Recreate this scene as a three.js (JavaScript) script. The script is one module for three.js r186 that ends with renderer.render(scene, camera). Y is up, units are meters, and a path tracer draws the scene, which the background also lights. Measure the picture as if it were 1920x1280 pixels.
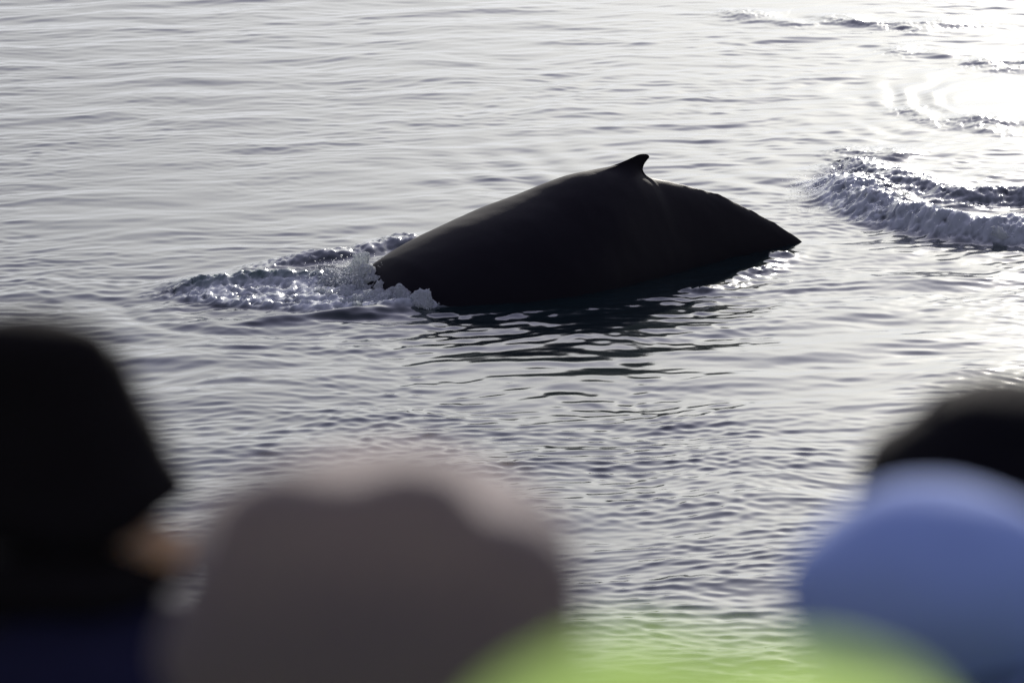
import * as THREE from 'three';
import { MarchingCubes } from 'three/addons/objects/MarchingCubes.js';
import { mergeGeometries, mergeVertices } from 'three/addons/utils/BufferGeometryUtils.js';

// ---------------------------------------------------------------- camera, sky, sun, exposure
const clamp = (x, a = 0, b = 1) => Math.min(b, Math.max(a, x)), mix = (a, b, t) => a + (b - a) * t;
const smooth = (a, b, x) => { const t = clamp((x - a) / (b - a)); return t * t * (3 - 2 * t); };
const scene = new THREE.Scene();
const D2R = Math.PI / 180, EYE = 12.5, TILT = 12 * D2R;
const camera = new THREE.PerspectiveCamera(8.016, 1.5, 0.1, 20000);
camera.position.set(0, EYE, 0);
camera.rotation.set(-TILT, 0, 0);
camera.focus = 63;
camera.userData.fStop = 4.0;
scene.add(camera);
const renderer = new THREE.WebGLRenderer({ antialias: true });
renderer.toneMapping = THREE.LinearToneMapping;
renderer.toneMappingExposure = 1.0;
renderer.shadowMap.enabled = true;

const SUN_AZ = 8.7 * D2R, SUN_EL = 13.0 * D2R;         // to the right of the view, low
const sunDir = new THREE.Vector3(Math.sin(SUN_AZ) * Math.cos(SUN_EL), Math.sin(SUN_EL), -Math.cos(SUN_AZ) * Math.cos(SUN_EL));
{
  const W = 1024, H = 512, data = new Float32Array(W * H * 4);
  for (let r = 0; r < H; r++) {
    const up = ((r + 0.5) / H - 0.5) * Math.PI, y = Math.sin(up);
    for (let c = 0; c < W; c++) {
      const a = ((c + 0.5) / W - 0.5) * 2 * Math.PI, x = Math.cos(a) * Math.cos(up), z = Math.sin(a) * Math.cos(up);
      const g = Math.acos(Math.min(1, Math.max(-1, x * sunDir.x + y * sunDir.y + z * sunDir.z))) / D2R, e = Math.max(0, y);
      const air = 0.13 + 0.36 * Math.exp(-e * 5);                         // pale band of haze low in the sky
      const far = 0.63 * Math.exp(-g / 36), mid = 1.95 * Math.exp(-g / 11.5), near = 1.6 * Math.exp(-g / 4.0);
      const k = y < 0 ? 0.6 : 1, o = (r * W + c) * 4, v = smooth(0.16, 0.6, y), tr = mix(1.0, 0.87, v), tg = mix(1.0, 0.865, v), tb = mix(0.98, 1.19, v);
      data[o] = k * tr * (air * 0.95 + far * 0.965 + mid * 1.03 + near * 1.05);
      data[o + 1] = k * tg * (air * 0.98 + far * 0.985 + mid * 1.015 + near * 0.97);
      data[o + 2] = k * tb * (air * 1.12 + far * 1.14 + mid * 0.945 + near * 0.74);
      data[o + 3] = 1;
    }
  }
  const sky = new THREE.DataTexture(data, W, H, THREE.RGBAFormat, THREE.FloatType);
  sky.mapping = THREE.EquirectangularReflectionMapping;
  sky.magFilter = THREE.LinearFilter;
  sky.needsUpdate = true;
  scene.background = sky;
  scene.environment = sky;
}
const sun = new THREE.DirectionalLight(new THREE.Color(1.0, 0.94, 0.85), 4.2);
sun.position.copy(sunDir).multiplyScalar(200);
sun.castShadow = true;
sun.shadow.camera.left = sun.shadow.camera.bottom = -60; sun.shadow.camera.right = sun.shadow.camera.top = 60; sun.shadow.camera.far = 500;
scene.add(sun, sun.target);

// ---------------------------------------------------------------- helpers
function rng(seed) { return () => { seed = (seed + 0x6d2b79f5) | 0; let t = Math.imul(seed ^ (seed >>> 15), 1 | seed); t = (t + Math.imul(t ^ (t >>> 7), 61 | t)) ^ t; return ((t ^ (t >>> 14)) >>> 0) / 4294967296; }; }
const PERM = new Uint8Array(512);
{ const r = rng(11), p = [...Array(256).keys()]; for (let i = 255; i > 0; i--) { const j = Math.floor(r() * (i + 1)); [p[i], p[j]] = [p[j], p[i]]; } for (let i = 0; i < 512; i++) PERM[i] = p[i & 255]; }
const grad = (h, x, y, z) => { h &= 15; const u = h < 8 ? x : y, v = h < 4 ? y : h === 12 || h === 14 ? x : z; return (h & 1 ? -u : u) + (h & 2 ? -v : v); };
const fade = (t) => t * t * t * (t * (t * 6 - 15) + 10);
function noise(x, y, z = 0) {
  const fx = Math.floor(x), fy = Math.floor(y), fz = Math.floor(z), X = fx & 255, Y = fy & 255, Z = fz & 255;
  x -= fx; y -= fy; z -= fz;
  const u = fade(x), v = fade(y), w = fade(z), A = PERM[X] + Y, B = PERM[X + 1] + Y, AA = PERM[A] + Z, AB = PERM[A + 1] + Z, BA = PERM[B] + Z, BB = PERM[B + 1] + Z;
  return mix(mix(mix(grad(PERM[AA], x, y, z), grad(PERM[BA], x - 1, y, z), u), mix(grad(PERM[AB], x, y - 1, z), grad(PERM[BB], x - 1, y - 1, z), u), v),
    mix(mix(grad(PERM[AA + 1], x, y, z - 1), grad(PERM[BA + 1], x - 1, y, z - 1), u), mix(grad(PERM[AB + 1], x, y - 1, z - 1), grad(PERM[BB + 1], x - 1, y - 1, z - 1), u), v), w);
}
function curve(pts) {                                  // monotone-ish cubic through [x, y] pairs
  const n = pts.length, m = [];
  for (let i = 0; i < n; i++) {
    const a = pts[Math.max(0, i - 1)], b = pts[Math.min(n - 1, i + 1)];
    m.push((b[1] - a[1]) / (b[0] - a[0]));
  }
  return (x) => {
    if (x <= pts[0][0]) return pts[0][1];
    if (x >= pts[n - 1][0]) return pts[n - 1][1];
    let i = 0; while (pts[i + 1][0] < x) i++;
    const h = pts[i + 1][0] - pts[i][0], t = (x - pts[i][0]) / h, t2 = t * t, t3 = t2 * t;
    return (2 * t3 - 3 * t2 + 1) * pts[i][1] + (t3 - 2 * t2 + t) * h * m[i] + (-2 * t3 + 3 * t2) * pts[i + 1][1] + (t3 - t2) * h * m[i + 1];
  };
}
function tag(o, label, category, group, kind) {
  o.userData = {};
  if (label) o.userData.label = label;
  if (category) o.userData.category = category;
  if (group) o.userData.group = group;
  if (kind) o.userData.kind = kind;
  return o;
}
function part(name, geometry, material, parent) {
  const m = new THREE.Mesh(geometry, material);
  m.name = name; m.castShadow = m.receiveShadow = true;
  parent.add(m);
  return m;
}
function field(fn, lo, hi, res) {                      // surface where fn(x, y, z) = 0 (inside negative) in a cube round lo..hi
  const size = Math.max(hi[0] - lo[0], hi[1] - lo[1], hi[2] - lo[2]), c = [0, 1, 2].map((k) => (lo[k] + hi[k]) / 2), half = size / 2;
  const mc = new MarchingCubes(res, new THREE.MeshStandardMaterial(), false, false, 400000), hs = res / 2;
  const X = [], Y = [], Z = [];
  for (let i = 0; i < res; i++) { const t = (i - hs) / hs * half; X.push(c[0] + t); Y.push(c[1] + t); Z.push(c[2] + t); }
  for (let z = 0; z < res; z++) for (let y = 0; y < res; y++) for (let x = 0; x < res; x++) {
    const out = Y[y] < lo[1] || Y[y] > hi[1] || X[x] < lo[0] || X[x] > hi[0] || Z[z] < lo[2] || Z[z] > hi[2];
    mc.field[x + y * res + z * res * res] = out ? -1 : -fn(X[x], Y[y], Z[z]);
  }
  mc.isolation = 0;
  mc.update();
  const n = mc.count, g = new THREE.BufferGeometry(), p = new Float32Array(n * 3);
  for (let i = 0; i < n * 3; i++) p[i] = mc.positionArray[i] * half + c[i % 3];
  g.setAttribute('position', new THREE.BufferAttribute(p, 3));
  const w = mergeVertices(g, 1e-5);
  w.computeVertexNormals();
  return w;
}

// ---------------------------------------------------------------- the sea
const r0 = rng(5), WAVES = [];
{
  const N = 120, gauss = () => Math.sqrt(-2 * Math.log(1 - r0() * 0.9999)) * Math.cos(2 * Math.PI * r0());
  for (let i = 0; i < N; i++) {
    const L = 0.1 * Math.pow(2.4 / 0.1, (i + r0()) / N);
    const lg = Math.log(L / 0.2), slope = 0.121 * Math.sqrt(2 / N) * (0.45 + 0.9 * Math.exp(-lg * lg / (lg > 0 ? 0.5 : 0.9)));
    const th = 14 * D2R + gauss() * (L > 1.2 ? 20 : 28) * D2R, k = 2 * Math.PI / L;        // heading, measured from +z (towards the boat)
    WAVES.push({ L, kx: Math.sin(th) * k, kz: Math.cos(th) * k, a: slope / k, dx: Math.sin(th), dz: Math.cos(th), ph: r0() * 6.283, band: L < 0.3 ? 2 : L < 1.1 ? 1 : 0 });
  }
}
const segDist = (x, z, ax, az, bx, bz) => { const ux = bx - ax, uz = bz - az, t = clamp(((x - ax) * ux + (z - az) * uz) / (ux * ux + uz * uz)); return [Math.hypot(x - ax - ux * t, z - az - uz * t), t, Math.sign(ux * (z - az) - uz * (x - ax))]; };
function polyDist(x, z, pts) {                         // [distance, length fraction, signed side: + towards the boat for lines running to +x]
  let best = [1e9, 0, 1];
  for (let i = 0; i + 1 < pts.length; i++) {
    const d = segDist(x, z, pts[i][0], pts[i][1], pts[i + 1][0], pts[i + 1][1]);
    if (d[0] < best[0]) best = [d[0], (i + d[1]) / (pts.length - 1), d[2]];
  }
  return best;
}
// lines of broken water, in metres on the sea
const BREAKER = [[4.75, -70.2], [4.85, -69.2], [5.0, -68.1], [5.35, -67.0], [6.1, -66.1], [7.0, -65.6], [8.6, -65.3], [11, -65.0]];
const BREAKER_BACK = [[5.1, -71.0], [5.7, -69.6], [6.4, -68.4], [7.2, -68.6], [8.4, -69.2]];
const BOW_RIDGE = [[-4.6, -61.75], [-4.0, -62.15], [-3.4, -62.55], [-2.6, -62.6], [-1.9, -62.55]];
const BOW_FAR = [[-3.4, -63.4], [-2.7, -64.1], [-2.1, -64.5], [-1.5, -65.3]];
const BOW_NEAR = [[-3.6, -60.0], [-2.8, -60.1], [-2.0, -60.45], [-1.4, -60.75]];
const WHALE_SIDE = [[-3.4, -60.9], [-1.7, -60.65], [0.4, -60.9], [1.6, -61.6], [3.2, -63.8]];
const TAIL_EDGE = [[2.5, -62.0], [3.1, -63.0], [3.6, -64.2]];

const FAR_LINES = [[[3.6, -88.4], [4.5, -86.4], [5.1, -86.0], [5.8, -87.0]], [[5.2, -87.3], [6.1, -86.0], [7.2, -85.3], [8.7, -86.6]], [[6.0, -83.4], [7.3, -82.2], [8.2, -81.0], [9.4, -81.0]], [[6.1, -77.2], [6.6, -76.0], [7.0, -74.8], [8.2, -74.1]], [[6.9, -75.9], [7.8, -75.2], [8.8, -75.0]], [[4.6, -72.9], [5.5, -72.4], [6.0, -71.9]]];
function broken(x, z) {                                // [height, turbulence 0..1, foam 0..1, green 0..1]
  let h = 0, t = 0, f = 0, g = 0;
  if (x > 2.8 && z < -63 && z > -74) {
    const b = polyDist(x, z, BREAKER), s = b[0] * b[2], body = smooth(0, 0.1, b[1]);
    const crest = s > 0 ? Math.exp(-((s / 0.34) ** 2)) : Math.exp(-((s / 0.8) ** 2));
    h += 0.26 * crest * body * (0.8 + 0.5 * noise(x * 1.3, z * 1.3, 3));
    const on = (s > 0 ? 1 - smooth(0.25, 0.8, s) : 1 - smooth(0.2, 1.1, -s)) * smooth(0, 0.06, b[1]);
    t = Math.max(t, on);
    f = Math.max(f, (s > -0.15 ? 1 - smooth(0.3, 0.75, s) : 1 - smooth(0.1, 0.5, -s)) * smooth(0, 0.06, b[1]));
    const c = polyDist(x, z, BREAKER_BACK), s2 = c[0] * c[2];
    h += 0.12 * (s2 > 0 ? Math.exp(-((s2 / 0.3) ** 2)) : Math.exp(-((s2 / 0.6) ** 2)));
    const on2 = (1 - smooth(0.25, 0.9, c[0])) * 0.75;
    t = Math.max(t, on2); f = Math.max(f, on2 * 0.4);
  }
  if (x > -6.5 && x < 1 && z < -59 && z > -67) {
    const b = polyDist(x, z, BOW_RIDGE), s = b[0] * b[2], ends = smooth(0, 0.25, b[1]);
    h += 0.1 * ends * (s > 0 ? Math.exp(-((s / 0.26) ** 2)) : Math.exp(-((s / 0.6) ** 2)));
    g = Math.max(g, ends * (1 - smooth(0.1, 0.5, b[0])));
    // churned patch between the ridge and the calm near edge
    const px = (x + 2.6) / 2.1, pz = (z + 61.45 - 0.1 * x) / 0.95, e = px * px + pz * pz + 0.5 * noise(x * 1.1, z * 1.1, 7);
    const on = 1 - smooth(0.7, 1.25, e);
    t = Math.max(t, on * (s > 0 ? 1 : 0.3));
    f = Math.max(f, on * mix(0.65, 0.95, smooth(-3.6, -1.4, x)) * smooth(0.12, 0.4, s) + 0.15 * on);
    const c = polyDist(x, z, BOW_FAR);
    h += 0.07 * Math.exp(-((c[0] / 0.22) ** 2)) * smooth(0, 0.3, c[1]);
    const nr = polyDist(x, z, BOW_NEAR);
    h += 0.08 * smooth(0, 0.3, nr[1]) * Math.exp(-((nr[0] / 0.2) ** 2));
    t = Math.max(t, 0.7 * (1 - smooth(0.12, 0.4, c[0])));
    f = Math.max(f, 0.25 * (1 - smooth(0.1, 0.3, c[0])));
  }
  if (x > 1.5 && x < 5 && z < -61 && z > -66) {
    const c = polyDist(x, z, TAIL_EDGE);
    h += 0.05 * Math.exp(-((c[0] / 0.2) ** 2));
    t = Math.max(t, 0.6 * (1 - smooth(0.1, 0.4, c[0])) * clamp(0.5 + 2 * noise(x * 1.7, z * 1.7, 72)));
  }
  if (x > 3 && z < -71) for (const line of FAR_LINES) {
    const b = polyDist(x, z, line), end = smooth(0, 0.2, b[1]) * smooth(1, 0.8, b[1]), s = b[0] * b[2];
    h += 0.04 * end * (0.7 + 1.3 * noise(x * 1.4, z * 0.8, 71)) * (s > 0 ? Math.exp(-((s / 0.28) ** 2)) : Math.exp(-((s / 0.7) ** 2)));
    t = Math.max(t, 0.34 * end * (1 - smooth(0.2, 0.9, b[0])) * clamp(0.6 + 1.5 * noise(x * 0.9, z * 0.6, 70)));
  }
  return [h, t, f, g];
}
function churn(x, z) {                                 // rough lumps of broken water, about -1..1
  const wx = x + 0.05 * noise(x * 7, z * 7, 1), wz = z + 0.05 * noise(x * 7, z * 7, 5);
  return 0.5 * (1 - 2 * Math.abs(noise(wx * 2.6, wz * 2.2, 2))) + 0.36 * (1 - 2 * Math.abs(noise(wx * 5.6, wz * 5, 4))) + 0.32 * (1 - 2 * Math.abs(noise(wx * 11, wz * 8, 6))) + 0.26 * noise(wx * 20, wz * 14, 8);
}
function axis(from, to, step, outer, ratio) {          // dense between from and to (step may vary), growing outwards to +-outer
  const a = []; let p = from;
  while (p < to) { a.push(p); p += step(p); }
  const lo = [], hi = [];
  for (let d = step(from), q = from; q > -outer; d *= ratio) lo.unshift(q -= d);
  for (let d = step(to), q = a[a.length - 1]; q < outer; d *= ratio) hi.push(q += d);
  return [...lo, ...a, ...hi];
}
function buildSea() {
  const xs = axis(-10, 10, () => 0.025, 6000, 1.16), zs = axis(-92, -43, (z) => mix(0.085, 0.036, clamp((z + 92) / 49)), 6000, 1.16);
  const nx = xs.length, nz = zs.length, P = new Float32Array(nx * nz * 3), C = new Float32Array(nx * nz * 3), UV = new Float32Array(nx * nz * 2);
  for (let j = 0; j < nz; j++) for (let i = 0; i < nx; i++) {
    const x = xs[i], z = zs[j], o = (j * nx + i) * 3;
    const cell = Math.max(i + 1 < nx ? xs[i + 1] - x : 1e3, j + 1 < nz ? zs[j + 1] - z : 1e3, i ? x - xs[i - 1] : 1e3, j ? z - zs[j - 1] : 1e3);
    let X = x, Y = 0, Z = z;
    const inside = Math.abs(x) < 14 && z > -110 && z < -30;
    if (cell < 1.5) {
      // cat's-paws: patches of livelier and of smoother water
      const wx = x + 0.35 * noise(x * 0.5, z * 0.35, 20) , wz = z + 0.5 * noise(x * 0.45, z * 0.3, 21);
      const far = smooth(-60, -74, z);
      const patch = noise(x * 0.16, z * 0.11, 30) + 0.6 * noise(x * 0.5, z * 0.3, 31);
      let mid = clamp(0.86 + 0.55 * patch, 0.25, 1.35) * mix(1, mix(0.7, 1.2, smooth(-2, 5, x)), far), fine = clamp(0.75 + 1.1 * noise(x * 0.33, z * 0.2, 33) + 0.5 * patch, 0.12, 1.5) * mix(1, mix(0.7, 1.15, smooth(-2, 5, x)), far);
      const slick = Math.exp(-(((x - 7.6) / 1.7) ** 2 + ((z + 77.5) / 4.2) ** 2)) + 0.9 * Math.exp(-(((x - 5.2) / 2.0) ** 2 + ((z + 88) / 3) ** 2)) + 0.8 * Math.exp(-(((x + 3.2) / 1.5) ** 2 + ((z + 63.5) / 0.9) ** 2)) + 0.7 * Math.exp(-(((x + 4.6) / 1.2) ** 2 + ((z + 59.6) / 1.2) ** 2));
      mid *= 1 - 0.7 * clamp(slick); fine *= 1 - 0.7 * clamp(slick);
      const amp = [mix(1, 0.6, clamp(slick)), mid, fine];
      for (const w of WAVES) {
        const ok = clamp((w.L / cell - 2.2) / 2);
        if (ok <= 0) continue;
        const p = w.kx * wx + w.kz * wz + w.ph, A = w.a * amp[w.band] * ok, s = Math.sin(p);
        Y += A * Math.cos(p);
        X -= 1.1 * A * w.dx * s; Z -= 1.1 * A * w.dz * s;
      }
      if (inside) {
        // swell thrown off by the whale's bow and flank, and rings round a footprint
        const d = polyDist(x, z, WHALE_SIDE);
        if (d[2] > 0) { const q = d[0] + 0.12 * noise(x * 0.9, z * 0.9, 40); Y += smooth(0.05, 0.5, q) * smooth(1, 0.35, d[1]) * (0.019 * Math.exp(-q / 2.2) * Math.cos(2 * Math.PI * q / 1.05 + 0.8 * noise(x * 0.7, z * 0.7, 44)) + 0.008 * Math.exp(-q / 1.6) * Math.cos(2 * Math.PI * q / 0.47 + 0.6)); Y += (0.011 * noise(x * 2.6, z * 3.4, 45) + 0.009 * noise(x * 5, z * 6.6, 46) + 0.005 * noise(x * 9, z * 11, 47)) * Math.exp(-q / 1.5); }
        const rr = Math.hypot((x - 7.9) / 1, (z + 77.5) / 1.9) + 0.5 * noise(x * 0.6, z * 0.35, 41) + 0.2 * noise(x * 1.5, z * 0.9, 42); Y += 0.018 * clamp(0.5 + 1.2 * noise(x * 0.5, z * 0.3, 43)) * Math.exp(-Math.max(0, rr - 1.2) / 1.2) * smooth(0.5, 1.3, rr) * Math.cos(2 * Math.PI * rr / 0.55);
        const r2 = Math.hypot(x - 8, z + 74.5) + 0.35 * noise(x * 0.4, z * 0.3, 50); Y += 0.009 * Math.exp(-(((r2 - 7.5) / 3.2) ** 2)) * clamp(0.6 + 1.1 * noise(x * 0.35, z * 0.25, 51)) * Math.cos(2 * Math.PI * r2 / 0.85);
        const [h, t, f, g] = broken(x, z);
        const c = t > 0 ? churn(x, z) : 0;
        Y += h + 0.08 * t * c;
        if (t > 0) { X += 0.03 * t * noise(x * 9, z * 7, 60); Z += 0.06 * t * noise(x * 9, z * 7, 61); }
        const lace = f > 0 ? clamp(f * (0.35 + 1.25 * c + 0.9 * noise(x * 14, z * 10, 62)) ) : 0;
        C[o] = mix(mix(0.010, 0.022, g), 0.46, lace); C[o + 1] = mix(mix(0.021, 0.085, g), 0.5, lace); C[o + 2] = mix(mix(0.024, 0.068, g), 0.52, lace);
      }
    }
    if (!C[o + 1]) { C[o] = 0.010; C[o + 1] = 0.021; C[o + 2] = 0.024; }
    P[o] = X; P[o + 1] = Y; P[o + 2] = Z;
    UV[(j * nx + i) * 2] = x / 2.3; UV[(j * nx + i) * 2 + 1] = z / 2.3;
  }
  const I = new Uint32Array((nx - 1) * (nz - 1) * 6); let q = 0;
  for (let j = 0; j + 1 < nz; j++) for (let i = 0; i + 1 < nx; i++) { const a = j * nx + i, b = a + 1, c = a + nx, d = c + 1; I[q++] = a; I[q++] = c; I[q++] = b; I[q++] = b; I[q++] = c; I[q++] = d; }
  const g = new THREE.BufferGeometry();
  g.setAttribute('position', new THREE.BufferAttribute(P, 3));
  g.setAttribute('color', new THREE.BufferAttribute(C, 3));
  g.setAttribute('uv', new THREE.BufferAttribute(UV, 2));
  g.setIndex(new THREE.BufferAttribute(I, 1));
  g.computeVertexNormals();
  return g;
}
const waterMat = new THREE.MeshPhysicalMaterial({ color: 0xffffff, vertexColors: true, roughness: 0.09, ior: 1.333, name: 'sea_water' });
const sea = tag(part('sea', buildSea(), waterMat, scene), 'grey rippled sea glittering towards the right', 'sea', null, 'structure');

// ---------------------------------------------------------------- the whale
const AX = new THREE.Vector3(-1.38, 0, -61.87), U = new THREE.Vector3(0.835, 0, -0.551).normalize(), NRM = new THREE.Vector3(-U.z, 0, U.x);   // NRM points to the boat
function buildWhale() {
  const ridge = curve([[-4.6, -2.2], [-3.6, -1.75], [-2.4, -1.15], [-1.4, -0.75], [-0.9, -0.36], [-0.58, -0.02], [-0.4, 0.15], [-0.2, 0.31], [0, 0.44], [0.74, 0.72], [1.41, 0.92], [1.99, 1.08], [2.37, 1.2], [2.75, 1.29], [3.09, 1.315], [3.4, 1.285], [3.7, 1.195], [3.89, 1.12], [4.13, 1.055], [4.57, 0.925], [5.1, 0.725], [5.46, 0.55], [5.82, 0.36], [6.19, 0.14], [6.41, -0.01], [6.9, -0.5], [7.5, -1.3], [8.0, -2.1]]);
  const width = curve([[-4.6, 0.15], [-4.2, 0.6], [-3.4, 1.0], [-2.2, 1.25], [-1, 1.36], [0, 1.44], [0.8, 1.52], [1.6, 1.52], [2.2, 1.41], [2.8, 1.2], [3.45, 0.95], [4.2, 0.68], [5.1, 0.42], [6, 0.24], [6.6, 0.2], [7.4, 0.16], [8, 0.1]]);
  const core = curve([[-4.6, -2.4], [-3.4, -2.6], [-1, -1.5], [0.3, -0.69], [1.3, -0.43], [2.2, -0.3], [3.4, -0.16], [4.2, -0.1], [5.1, -0.16], [6, -0.5], [7, -1.3], [8, -2.3]]);
  const round = curve([[-4, 2.1], [1.5, 2.05], [2.6, 1.85], [3.6, 1.6], [5, 1.5], [8, 1.8]]);
  const fin = [[2.9, 1.31], [3.12, 1.33], [3.36, 1.358], [3.5, 1.402], [3.6, 1.44], [3.68, 1.46], [3.76, 1.46], [3.82, 1.446], [3.848, 1.412], [3.82, 1.38], [3.772, 1.33], [3.737, 1.26], [3.765, 1.185], [3.89, 1.12]];
  const fs = curve(fin.map((p, i) => [i / 13, p[0]])), fh = curve(fin.map((p, i) => [i / 13, p[1]]));
  const S = []; for (let s = -4.6; s <= 8.0001; s += (s > 2.88 && s < 3.95) ? 0.008 : s > -1 && s < 6.6 ? 0.022 : 0.12) S.push(s);
  const M = 132, P = [], UV = [], I = [];
  for (const s of S) {
    const R = ridge(s), W = width(s), n = round(s), yc = Math.min(core(s), R - 0.12), Hh = R - yc, a = (s - 2.9) / 0.99;
    // knuckles down the tail stock, and slow unevenness of the hide
    const kn = smooth(3.9, 4.3, s) * smooth(6.6, 5.8, s) * 0.018 * (Math.max(0, noise(s * 4.1, 3.3)) * 1.8 + 0.45 * noise(s * 11, 9.1));
    for (let m = 0; m <= M; m++) {
      const u = m / M * 2 - 1, ph = Math.PI * Math.sign(u) * Math.pow(Math.abs(u), 1.5), cs = Math.cos(ph), sn = Math.sin(ph);
      const low = cs < 0 ? 0.85 : 1;
      let off = W * Math.sign(sn) * Math.pow(Math.abs(sn), 2 / n), h = yc + Hh * low * Math.sign(cs) * Math.pow(Math.abs(cs), 2 / n), ss = s;
      h += kn * Math.exp(-((ph / 0.17) ** 2));
      const rough = 0.012 * noise(s * 1.6, ph * 2.4, 1) + 0.004 * noise(s * 5, ph * 6, 2);
      off *= 1 + rough; h += rough * 0.6;
      if (a > 0 && a < 1 && cs > 0) {
        const w0 = 0.24, v = clamp(1 - Math.abs(off) / w0);
        if (v > 0) {
          const rise = Math.pow(v, 1.5) * smooth(1, 0.94, a) * smooth(0, 0.1, a), slim = smooth(0, 0.3, a) * smooth(1, 0.78, a);
          ss = mix(s, fs(a), rise); h = mix(h, fh(a), rise); off *= mix(1, 0.24, slim * smooth(0, 0.6, v));
        }
      }
      P.push(AX.x + U.x * ss + NRM.x * off, h, AX.z + U.z * ss + NRM.z * off);
      UV.push(s / 2, u * 2);
    }
  }
  for (let j = 0; j + 1 < S.length; j++) for (let m = 0; m < M; m++) { const a = j * (M + 1) + m, b = a + 1, c = a + M + 1, d = c + 1; I.push(a, b, c, b, d, c); }
  for (const [j, flip] of [[0, 0], [S.length - 1, 1]]) {   // close both ends
    const b = j * (M + 1), c = P.length / 3;
    let x = 0, y = 0, z = 0; for (let m = 0; m < M; m++) { x += P[(b + m) * 3]; y += P[(b + m) * 3 + 1]; z += P[(b + m) * 3 + 2]; }
    P.push(x / M, y / M, z / M); UV.push(0, 0);
    for (let m = 0; m < M; m++) flip ? I.push(c, b + m, b + m + 1) : I.push(c, b + m + 1, b + m);
  }
  const g = new THREE.BufferGeometry();
  g.setAttribute('position', new THREE.Float32BufferAttribute(P, 3));
  g.setAttribute('uv', new THREE.Float32BufferAttribute(UV, 2));
  g.setIndex(I);
  g.computeVertexNormals();
  return g;
}
function noiseTexture(n, fn, srgb) {
  const d = new Uint8Array(n * n * 4);
  for (let y = 0; y < n; y++) for (let x = 0; x < n; x++) { const v = fn(x / n, y / n), o = (y * n + x) * 4; for (let c = 0; c < 3; c++) d[o + c] = clamp(Array.isArray(v) ? v[c] : v) * 255; d[o + 3] = 255; }
  const t = new THREE.DataTexture(d, n, n, THREE.RGBAFormat);
  t.wrapS = t.wrapT = THREE.RepeatWrapping; t.magFilter = THREE.LinearFilter; t.needsUpdate = true;
  if (srgb) t.colorSpace = THREE.SRGBColorSpace;
  return t;
}
const hide = new THREE.MeshPhysicalMaterial({ color: new THREE.Color().setRGB(0.013, 0.0115, 0.0155), roughness: 0.58, ior: 1.36, specularIntensity: 0.17, name: 'whale_hide' });
hide.bumpMap = noiseTexture(512, (u, v) => 0.5 + 0.3 * noise(u * 40, v * 40, 1) + 0.2 * noise(u * 90, v * 90, 2)); hide.bumpScale = 0.0015;
tag(part('humpback_whale', buildWhale(), hide, scene), 'black arched back of a humpback whale with hooked dorsal fin diving', 'whale');

// ---------------------------------------------------------------- splash at the whale's bow, froth on the breaking wave, spray
const froth = new THREE.MeshPhysicalMaterial({ color: new THREE.Color().setRGB(0.78, 0.81, 0.82), roughness: 1, ior: 1.33, specularIntensity: 0.8, transmission: 0.6, thickness: 0, name: 'froth' });
function heap(x, y, z, blobs) { let d = 1e9; for (const b of blobs) { const q = Math.hypot((x - b[0]) / b[3], (y - b[1]) / b[4], (z - b[2]) / b[5]); d = Math.min(d, (q - 1) * Math.min(b[3], b[4], b[5])); } return d; }
{
  const blobs = [[-2.0, 0.07, -62.45, 0.17, 0.26, 0.2], [-2.3, 0.0, -62.35, 0.2, 0.15, 0.24], [-1.85, 0.05, -62.1, 0.18, 0.2, 0.24], [-1.68, 0.0, -61.75, 0.22, 0.16, 0.28], [-1.42, 0.0, -61.3, 0.22, 0.15, 0.26], [-1.16, 0.0, -60.98, 0.14, 0.15, 0.18], [-1.7, -0.03, -61.2, 0.38, 0.09, 0.28], [-2.1, -0.03, -61.7, 0.35, 0.08, 0.3]];
  const g = field((x, y, z) => {
    const n = 0.1 * noise(x * 6, y * 6, z * 5) + 0.05 * (1 - 2 * Math.abs(noise(x * 15, y * 14, z * 12))) + 0.04 * (1 - 2 * Math.abs(noise(x * 31, y * 30, z * 25))) - 0.035;
    return heap(x, y, z, blobs) - n;
  }, [-3.0, -0.15, -62.7], [-0.85, 0.5, -60.55], 150);
  tag(part('splash', g, froth, scene), 'white splash where the whale back enters the water at left', 'splash', null, 'stuff');
}
{
  const blobs = [], r = rng(21);
  for (let i = 0; i < 34; i++) {
    const t = 0.08 + 0.82 * i / 33, k = t * (BREAKER.length - 1), j = Math.floor(k), f = k - j, p = BREAKER[j], q = BREAKER[j + 1], s = 0.5 + r() * 0.7;
    blobs.push([mix(p[0], q[0], f) + (r() - 0.5) * 0.3 - 0.02, -0.02 + r() * 0.1, mix(p[1], q[1], f) + 0.2 + (r() - 0.5) * 0.3, 0.17 * s, 0.13 * s, 0.2 * s]);
  }
  const lump = (lo, hi) => field((x, y, z) => heap(x, y, z, blobs) - (0.09 * noise(x * 6, y * 7, z * 5) + 0.04 * (1 - 2 * Math.abs(noise(x * 12, y * 13, z * 10))) + 0.03 * noise(x * 26, y * 27, z * 21) - 0.02), lo, hi, 104);
  const g = mergeGeometries([lump([3.9, -0.1, -70.2], [5.6, 0.5, -66.4]), lump([5.6, -0.1, -67.4], [8.4, 0.5, -64.6])]);
  tag(part('wave_froth', g, froth, scene), 'grey white froth along the front of the breaking wave at right', 'foam', null, 'stuff');
}
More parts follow.
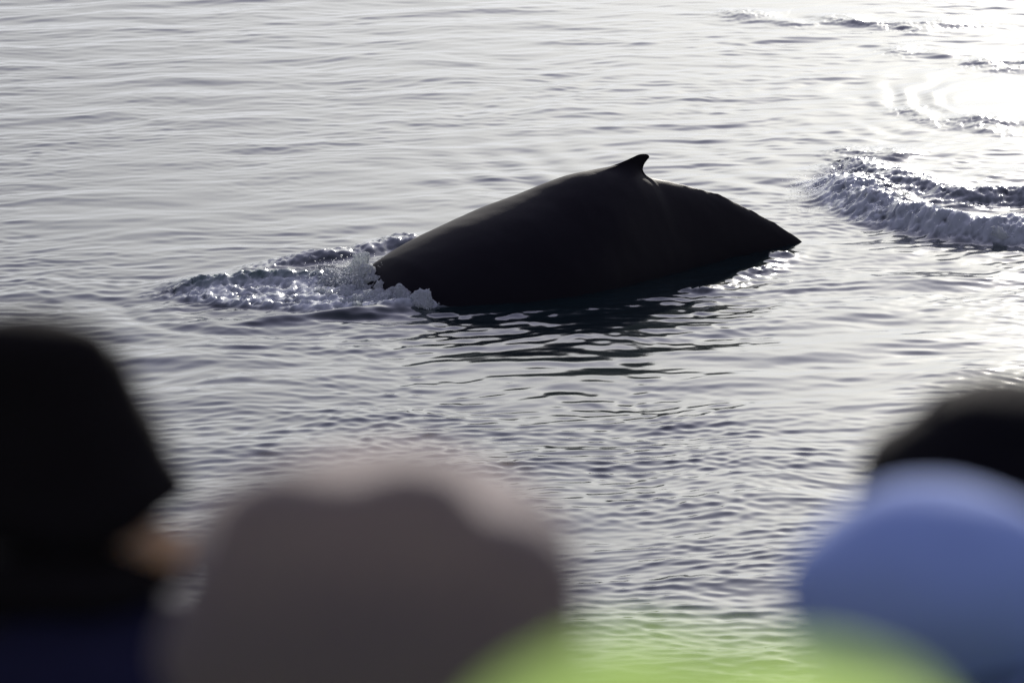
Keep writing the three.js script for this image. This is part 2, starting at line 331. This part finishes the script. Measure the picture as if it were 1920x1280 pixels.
{
  const r = rng(77), at = [], drop = new THREE.IcosahedronGeometry(1, 1);
  const gs = () => (r() + r() + r() - 1.5) * 1.15;
  for (let i = 0; i < 1500; i++) at.push([-2.1 + gs() * 0.45, 0.03 + Math.abs(gs()) * 0.24, -62.2 + gs() * 0.5, 0.003 + 0.006 * r() ** 2]);
  for (let i = 0; i < 2200; i++) { const k = r() * 6.2, j = Math.floor(k), f = k - j, p = BREAKER[j], q = BREAKER[j + 1]; at.push([mix(p[0], q[0], f) + gs() * 0.3, 0.08 + Math.abs(gs()) * 0.16, mix(p[1], q[1], f) + gs() * 0.3, 0.003 + 0.006 * r() ** 2]); }
  for (let i = 0; i < 350; i++) at.push([4.25 + gs() * 0.25, 0.05 + Math.abs(gs()) * 0.13, -69.2 + gs() * 0.8, 0.003 + 0.006 * r() ** 2]);
  const m = new THREE.InstancedMesh(drop, new THREE.MeshPhysicalMaterial({ color: new THREE.Color().setRGB(1, 1, 1), roughness: 0.02, ior: 1.333, transmission: 1, thickness: 0.01, name: 'droplet' }), at.length), M4 = new THREE.Matrix4();
  at.forEach((p, i) => m.setMatrixAt(i, M4.makeScale(p[3], p[3], p[3]).setPosition(p[0], p[1], p[2])));
  m.name = 'spray'; m.castShadow = true;
  scene.add(tag(m, 'fine drops of spray over the broken water', 'spray', null, 'stuff'));
}

// ---------------------------------------------------------------- the watchers on the boat
const V3 = (x, y, z) => new THREE.Vector3(x, y, z);
const smin = (a, b, k) => { const h = clamp(0.5 + 0.5 * (b - a) / k); return mix(b, a, h) - k * h * (1 - h); };
const ell = (x, y, z, cx, cy, cz, rx, ry, rz) => { const q = Math.hypot((x - cx) / rx, (y - cy) / ry, (z - cz) / rz); return (q - 1) * Math.min(rx, ry, rz); };
function cap(x, y, z, ax, ay, az, bx, by, bz, ra, rb) { const ux = bx - ax, uy = by - ay, uz = bz - az, t = clamp(((x - ax) * ux + (y - ay) * uy + (z - az) * uz) / (ux * ux + uy * uy + uz * uz)); return Math.hypot(x - ax - ux * t, y - ay - uy * t, z - az - uz * t) - mix(ra, rb, t); }
// a head in its own axes: face towards -z, crown at y = 0, chin about -0.225
function headShape(x, y, z) {
  let d = ell(x, y, z, 0, -0.095, 0.012, 0.076, 0.095, 0.096);
  d = smin(d, ell(x, y, z, 0, -0.15, -0.032, 0.058, 0.078, 0.062), 0.03);
  d = smin(d, ell(x, y, z, 0, -0.203, -0.068, 0.024, 0.02, 0.02), 0.025);
  d = smin(d, cap(x, y, z, 0, -0.112, -0.088, 0, -0.148, -0.107, 0.009, 0.013), 0.012);
  for (const s of [-1, 1]) {
    d = smin(d, cap(x, y, z, s * 0.076, -0.1, 0.012, s * 0.08, -0.15, 0.002, 0.014, 0.008), 0.01);
    d = -smin(-d, ell(x, y, z, s * 0.031, -0.114, -0.098, 0.017, 0.012, 0.014), 0.012);
  }
  d = smin(d, ell(x, y, z, 0, -0.176, -0.088, 0.022, 0.0065, 0.009), 0.006);
  d = smin(d, ell(x, y, z, 0, -0.187, -0.087, 0.02, 0.0065, 0.009), 0.006);
  return smin(d, cap(x, y, z, 0, -0.17, 0.02, 0, -0.33, 0.045, 0.052, 0.062), 0.025);
}
const headGeo = field(headShape, [-0.11, -0.33, -0.14], [0.11, 0.015, 0.13], 104);
const eyeGeo = new THREE.SphereGeometry(0.0115, 14, 10);
// jacket: shoulders, chest and arms with the hands in its pockets, hem at the hips; crown of the head at y = 0
function jacketShape(x, y, z) {
  let d = cap(x, y, z, -0.1, -0.38, 0.03, 0.1, -0.38, 0.03, 0.1, 0.1);
  d = smin(d, ell(x, y, z, 0, -0.56, 0.02, 0.2, 0.24, 0.14), 0.08);
  d = smin(d, ell(x, y, z, 0, -0.82, 0.02, 0.19, 0.2, 0.145), 0.08);
  d = smin(d, cap(x, y, z, 0, -0.27, 0.035, 0, -0.34, 0.04, 0.075, 0.09), 0.04);
  for (const s of [-1, 1]) {
    d = smin(d, cap(x, y, z, s * 0.185, -0.37, 0.03, s * 0.25, -0.64, 0.07, 0.068, 0.056), 0.05);
    d = smin(d, cap(x, y, z, s * 0.25, -0.64, 0.07, s * 0.165, -0.86, -0.09, 0.056, 0.046), 0.03);
  }
  const crease = 0.006 * noise(x * 11, y * 15, z * 11) + 0.003 * noise(x * 26, y * 34, z * 26);
  return Math.max(d - crease, -1.0 - y, -(0.24 + y) - 0.48);
}
const jacketGeo = field(jacketShape, [-0.36, -1.0, -0.3], [0.36, -0.235, 0.3], 84);
function legShape(x, y, z, s, len) {
  const hip = -0.9, knee = hip - (len - 0.9) * 0.5, ankle = -len + 0.09;
  return smin(cap(x, y, z, s * 0.095, hip, 0.02, s * 0.1, knee, 0, 0.1, 0.068), cap(x, y, z, s * 0.1, knee, 0, s * 0.105, ankle, 0.03, 0.068, 0.058), 0.03) - 0.004 * noise(x * 14, y * 18, z * 14);
}
const cloth = (r, g, b, rough = 0.85, extra = {}) => new THREE.MeshPhysicalMaterial({ color: new THREE.Color().setRGB(r, g, b), roughness: rough, ...extra });
const sandy = cloth(0.74, 0.57, 0.4, 1, { transmission: 0.6, thickness: 0 });
const skinMat = cloth(0.45, 0.24, 0.15, 0.5), hairMat = cloth(0.012, 0.009, 0.008, 0.45), eyeMat = cloth(0.7, 0.68, 0.65, 0.2), denim = cloth(0.02, 0.022, 0.035), leather = cloth(0.02, 0.017, 0.015, 0.5);
function hairShape(x, y, z, long) {
  let d = Math.max(ell(x, y, z, 0, -0.09, 0.02, 0.087, 0.098, 0.104), -(ell(x, y, z, 0, -0.15, -0.09, 0.075, 0.085, 0.1)));
  if (long) d = smin(d, cap(x, y, z, 0, -0.13, 0.07, 0, -0.13 - long, 0.105, 0.065, 0.05), 0.04);
  return Math.max(d, -ell(x, y, z, 0, -0.095, 0.012, 0.07, 0.09, 0.09), y + 0.115) - 0.003 * noise(x * 60, y * 12, z * 60);
}
function person({ at, height, turn = 0, jacket, hair = hairMat, long = 0, low = 0.012, shift = 0, ahead = 0, wrap, lock, label, hat }) {   // at: crown of the head
  const p = new THREE.Group(); p.name = numbered('person');
  p.position.set(at[0], at[1] - height, at[2]); scene.add(p);
  tag(p, label, 'person', 'people watching the whale from the boat');
  const hold = (m, y = height) => { m.position.y = y; return m; };
  const head = hold(part('head', headGeo, skinMat, p), height - low); head.rotation.y = turn; head.position.x = shift; head.position.z = -ahead;
  for (const s of [-1, 1]) { const e = part('eye', eyeGeo, eyeMat, head); e.position.set(s * 0.031, -0.113, -0.083); }
  const hg = field((x, y, z) => hairShape(x, y, z, long), [-0.12, -0.3, -0.13], [0.12, 0.02, 0.17], 72);
  const hm = hold(part('hair', hg, hair, p), height - low); hm.rotation.y = turn; hm.position.x = shift; hm.position.z = -ahead;
  hold(part('jacket', jacketGeo, jacket, p));
  for (const s of [-1, 1]) {
    hold(part('trouser_leg', field((x, y, z) => legShape(x, y, z, s, height), [-0.26, -height + 0.04, -0.2], [0.26, -0.8, 0.2], 48), denim, p));
    part('boot', field((x, y, z) => Math.max(smin(cap(x, y, z, s * 0.105, 0.1, 0.03, s * 0.105, 0.06, 0.02, 0.058, 0.055), cap(x, y, z, s * 0.105, 0.05, 0.02, s * 0.115, 0.04, -0.15, 0.05, 0.042), 0.03), -y), [-0.2, -0.002, -0.25], [0.2, 0.17, 0.12], 40), leather, p);
  }
  if (lock) hold(part('hair_lock', field((x, y, z) => ell(x, y, z, lock[0], lock[1] - 0.1 * (x - lock[0]), lock[2], 0.068, 0.022, 0.026) - 0.006 * noise(x * 30, y * 90, z * 60), [lock[0] - 0.075, lock[1] - 0.04, lock[2] - 0.04], [lock[0] + 0.075, lock[1] + 0.04, lock[2] + 0.04], 40), sandy, p));
  if (wrap) hold(part('neck_warmer', field((x, y, z) => Math.max(ell(x, y, z, 0.0, -0.255, 0.02, 0.15, 0.045, 0.13), -ell(x, y, z, 0.0, -0.2, 0.0, 0.08, 0.06, 0.09)) - 0.004 * noise(x * 20, y * 40, z * 20), [-0.17, -0.32, -0.15], [0.17, -0.2, 0.17], 56), wrap, p));
  if (hat) hat(p, height, turn);
  return p;
}
const names = {};
function numbered(n) { const k = names[n] = (names[n] ?? -1) + 1; return k ? n + '_' + String(k).padStart(3, '0') : n; }

function brimHat(mat, outline, bandAt, lean = 0, squash = 1.1, crumple = 0.005) {   // outline: [radius, height] pairs from the crown's middle to the brim's edge
  return (p, height) => {
    const c = curve(outline.map((q, i) => [i, q[0]])), v = curve(outline.map((q, i) => [i, q[1]])), n = outline.length - 1, pts = [];
    for (let k = 0; k <= 40; k++) pts.push(new THREE.Vector2(Math.max(1e-4, c(k / 40 * n)), v(k / 40 * n)));
    for (let k = 40; k >= 0; k--) pts.push(new THREE.Vector2(Math.max(1e-4, c(k / 40 * n) - 0.003), v(k / 40 * n) - 0.004));
    const g = new THREE.LatheGeometry(pts, 84), a = g.attributes.position;
    for (let i = 0; i < a.count; i++) { const x = a.getX(i), y = a.getY(i), z = a.getZ(i), w = noise(x * 14, y * 18, z * 14); a.setXYZ(i, x * (1 + 0.04 * w), y + crumple * w + 0.3 * Math.max(0, -bandAt - y) * 0.3 * Math.sin(3 * Math.atan2(z, x) + 1), z * (squash + 0.04 * w)); }
    g.computeVertexNormals();
    const h = part('hat', g, mat, p); h.position.y = height; h.rotation.z = lean;
    let t = 0; while (t < n && v(t) > -bandAt + 0.009) t += 0.02;
    const r = c(t) + 0.004, r2 = c(Math.min(n, t + 0.3)) + 0.006;
    const band = part('hat_band', new THREE.CylinderGeometry(r, r2, 0.018, 60, 1, true).scale(1, 1, squash), mat, h); band.position.y = -bandAt;
  };
}
const black = cloth(0.011, 0.009, 0.009, 0.95, { specularIntensity: 0.3 });
// far left: black bucket hat, head turned slightly right, sandy lock added for the sunlit spot
person({ at: [-0.479, 11.52, -4.74], height: 1.75, turn: -20 * D2R, jacket: cloth(0.011, 0.011, 0.05), label: 'person in a black bucket hat and navy jacket at far left', low: 0.042, ahead: 0.03, long: 0.12, wrap: black, lock: [0.1, -0.218, 0.05], hat: brimHat(black, [[0, 0], [0.038, -0.003], [0.072, -0.016], [0.094, -0.046], [0.11, -0.082], [0.128, -0.12], [0.145, -0.155], [0.154, -0.18], [0.151, -0.197], [0.142, -0.206]], 0.05, 0, 0.82) });
// beside them: taupe cap with soft folds
person({
  at: [-0.097, 11.672, -3.46], height: 1.7, low: 0.075, turn: 8 * D2R, jacket: cloth(0.012, 0.011, 0.012), label: 'person in a crumpled taupe hat with backlit turned-up brim left of centre', hat: (p, height) => {
    const mat = cloth(0.38, 0.345, 0.345, 1, { specularIntensity: 0.25, transmission: 0.72, thickness: 0, side: THREE.DoubleSide });
    const g = field((x, y, z) => {
      let d = ell(x, y, z, 0, -0.125, 0.02, 0.126, 0.062, 0.12);
      d = smin(d, ell(x, y, z, 0, -0.1, -0.01, 0.1, 0.05, 0.1), 0.02);
      d = smin(d, cap(x, y, z, -0.062, -0.046, 0.045, -0.08, -0.13, 0.06, 0.05, 0.06), 0.035);
      d = smin(d, cap(x, y, z, 0.022, -0.041, 0.05, 0.0, -0.13, 0.07, 0.05, 0.06), 0.04);
      d = smin(d, cap(x, y, z, 0.088, -0.078, 0.045, 0.07, -0.14, 0.06, 0.046, 0.056), 0.022);
      d -= 0.002 * noise(x * 30, y * 30, z * 30);
      return Math.max(d, -0.16 - y);
    }, [-0.15, -0.17, -0.17], [0.15, 0.02, 0.17], 100);
    g.scale(1.1, 1, 1.04);
    const h = part('hat', g, mat, p); h.position.y = height;
    // brim in the crown's cloth, added round the far side to glow backlit
    const P = [], I = [], NA = 72, NB = 10;
    for (let a = 0; a <= NA; a++) for (let b = 0; b <= NB; b++) {
      const th = (a / NA * 2 - 1) * 125 * D2R, t = b / NB, k = Math.abs(th) / (Math.PI / 2);
      const top = -0.016 - 0.056 * k * k + 0.002 * Math.sin(th * 5 + 1), y = mix(-0.13, top, t), r = mix(0.1, 0.131 + 0.002 * Math.sin(th * 4), Math.pow(t, 0.7));
      P.push(r * Math.sin(th) * 1.1, y, -r * Math.cos(th));
    }
    for (let a = 0; a < NA; a++) for (let b = 0; b < NB; b++) { const q = a * (NB + 1) + b; I.push(q, q + 1, q + NB + 1, q + 1, q + NB + 2, q + NB + 1); }
    const bg = new THREE.BufferGeometry(); bg.setAttribute('position', new THREE.Float32BufferAttribute(P, 3)); bg.setIndex(I); bg.computeVertexNormals();
    part('hat_brim', bg, mat, h);
  },
});
// far right, behind: black hat with a drooping brim
person({ at: [0.532, 11.41, -4.93], height: 1.66, turn: -20 * D2R, jacket: cloth(0.01, 0.01, 0.012), label: 'person in a black brimmed hat behind the blue hood at far right', low: 0.01, hat: brimHat(cloth(0.006, 0.0055, 0.008, 0.95, { specularIntensity: 0.3 }), [[0, 0], [0.05, -0.006], [0.085, -0.015], [0.115, -0.034], [0.138, -0.054], [0.16, -0.072], [0.174, -0.1], [0.178, -0.14]], 0.03) });
// far right, in front: pale blue hood
{
  const blue = cloth(0.38, 0.52, 0.95, 0.9, { specularIntensity: 0.4 });
  person({
    at: [0.357, 11.53, -3.96], height: 1.64, turn: 10 * D2R, jacket: blue, label: 'person with a pale blue jacket hood up at far right', hat: (p, height) => {
      const g = field((x, y, z) => {
        let d = ell(x, y, z, 0, -0.077, 0.0, 0.1, 0.079, 0.118);
        d = smin(d, ell(x, y, z, 0, -0.086, 0.02, 0.121, 0.072, 0.117), 0.045);
        d = smin(d, cap(x, y, z, -0.01, -0.22, 0.05, 0.01, -0.22, 0.05, 0.085, 0.085), 0.03);
        d -= 0.004 * noise(x * 14, y * 18, z * 14);
        d = Math.max(d, -(ell(x, y, z, 0, -0.125, -0.03, 0.08, 0.108, 0.112)), -(ell(x, y, z, 0, -0.13, -0.13, 0.07, 0.095, 0.1)));
        return d;
      }, [-0.155, -0.34, -0.14], [0.155, 0.03, 0.18], 96);
      part('hood', g, blue, p).position.y = height;
    },
  });
}
// nearest: lime green rain hat, far out of focus
person({
  at: [0.079, 11.946, -1.932], height: 1.72, low: 0.02, turn: 0, jacket: cloth(0.3, 0.5, 0.06), label: 'person in a lime green rain hat lowest and nearest in the frame',
  hat: brimHat(cloth(0.5, 0.84, 0.07, 0.9), [[0, 0], [0.04, -0.002], [0.066, -0.008], [0.09, -0.014], [0.106, -0.022], [0.116, -0.034], [0.122, -0.055], [0.127, -0.085], [0.134, -0.11]], 0.085, 0, 1.1, 0.014),
});

renderer.render(scene, camera);
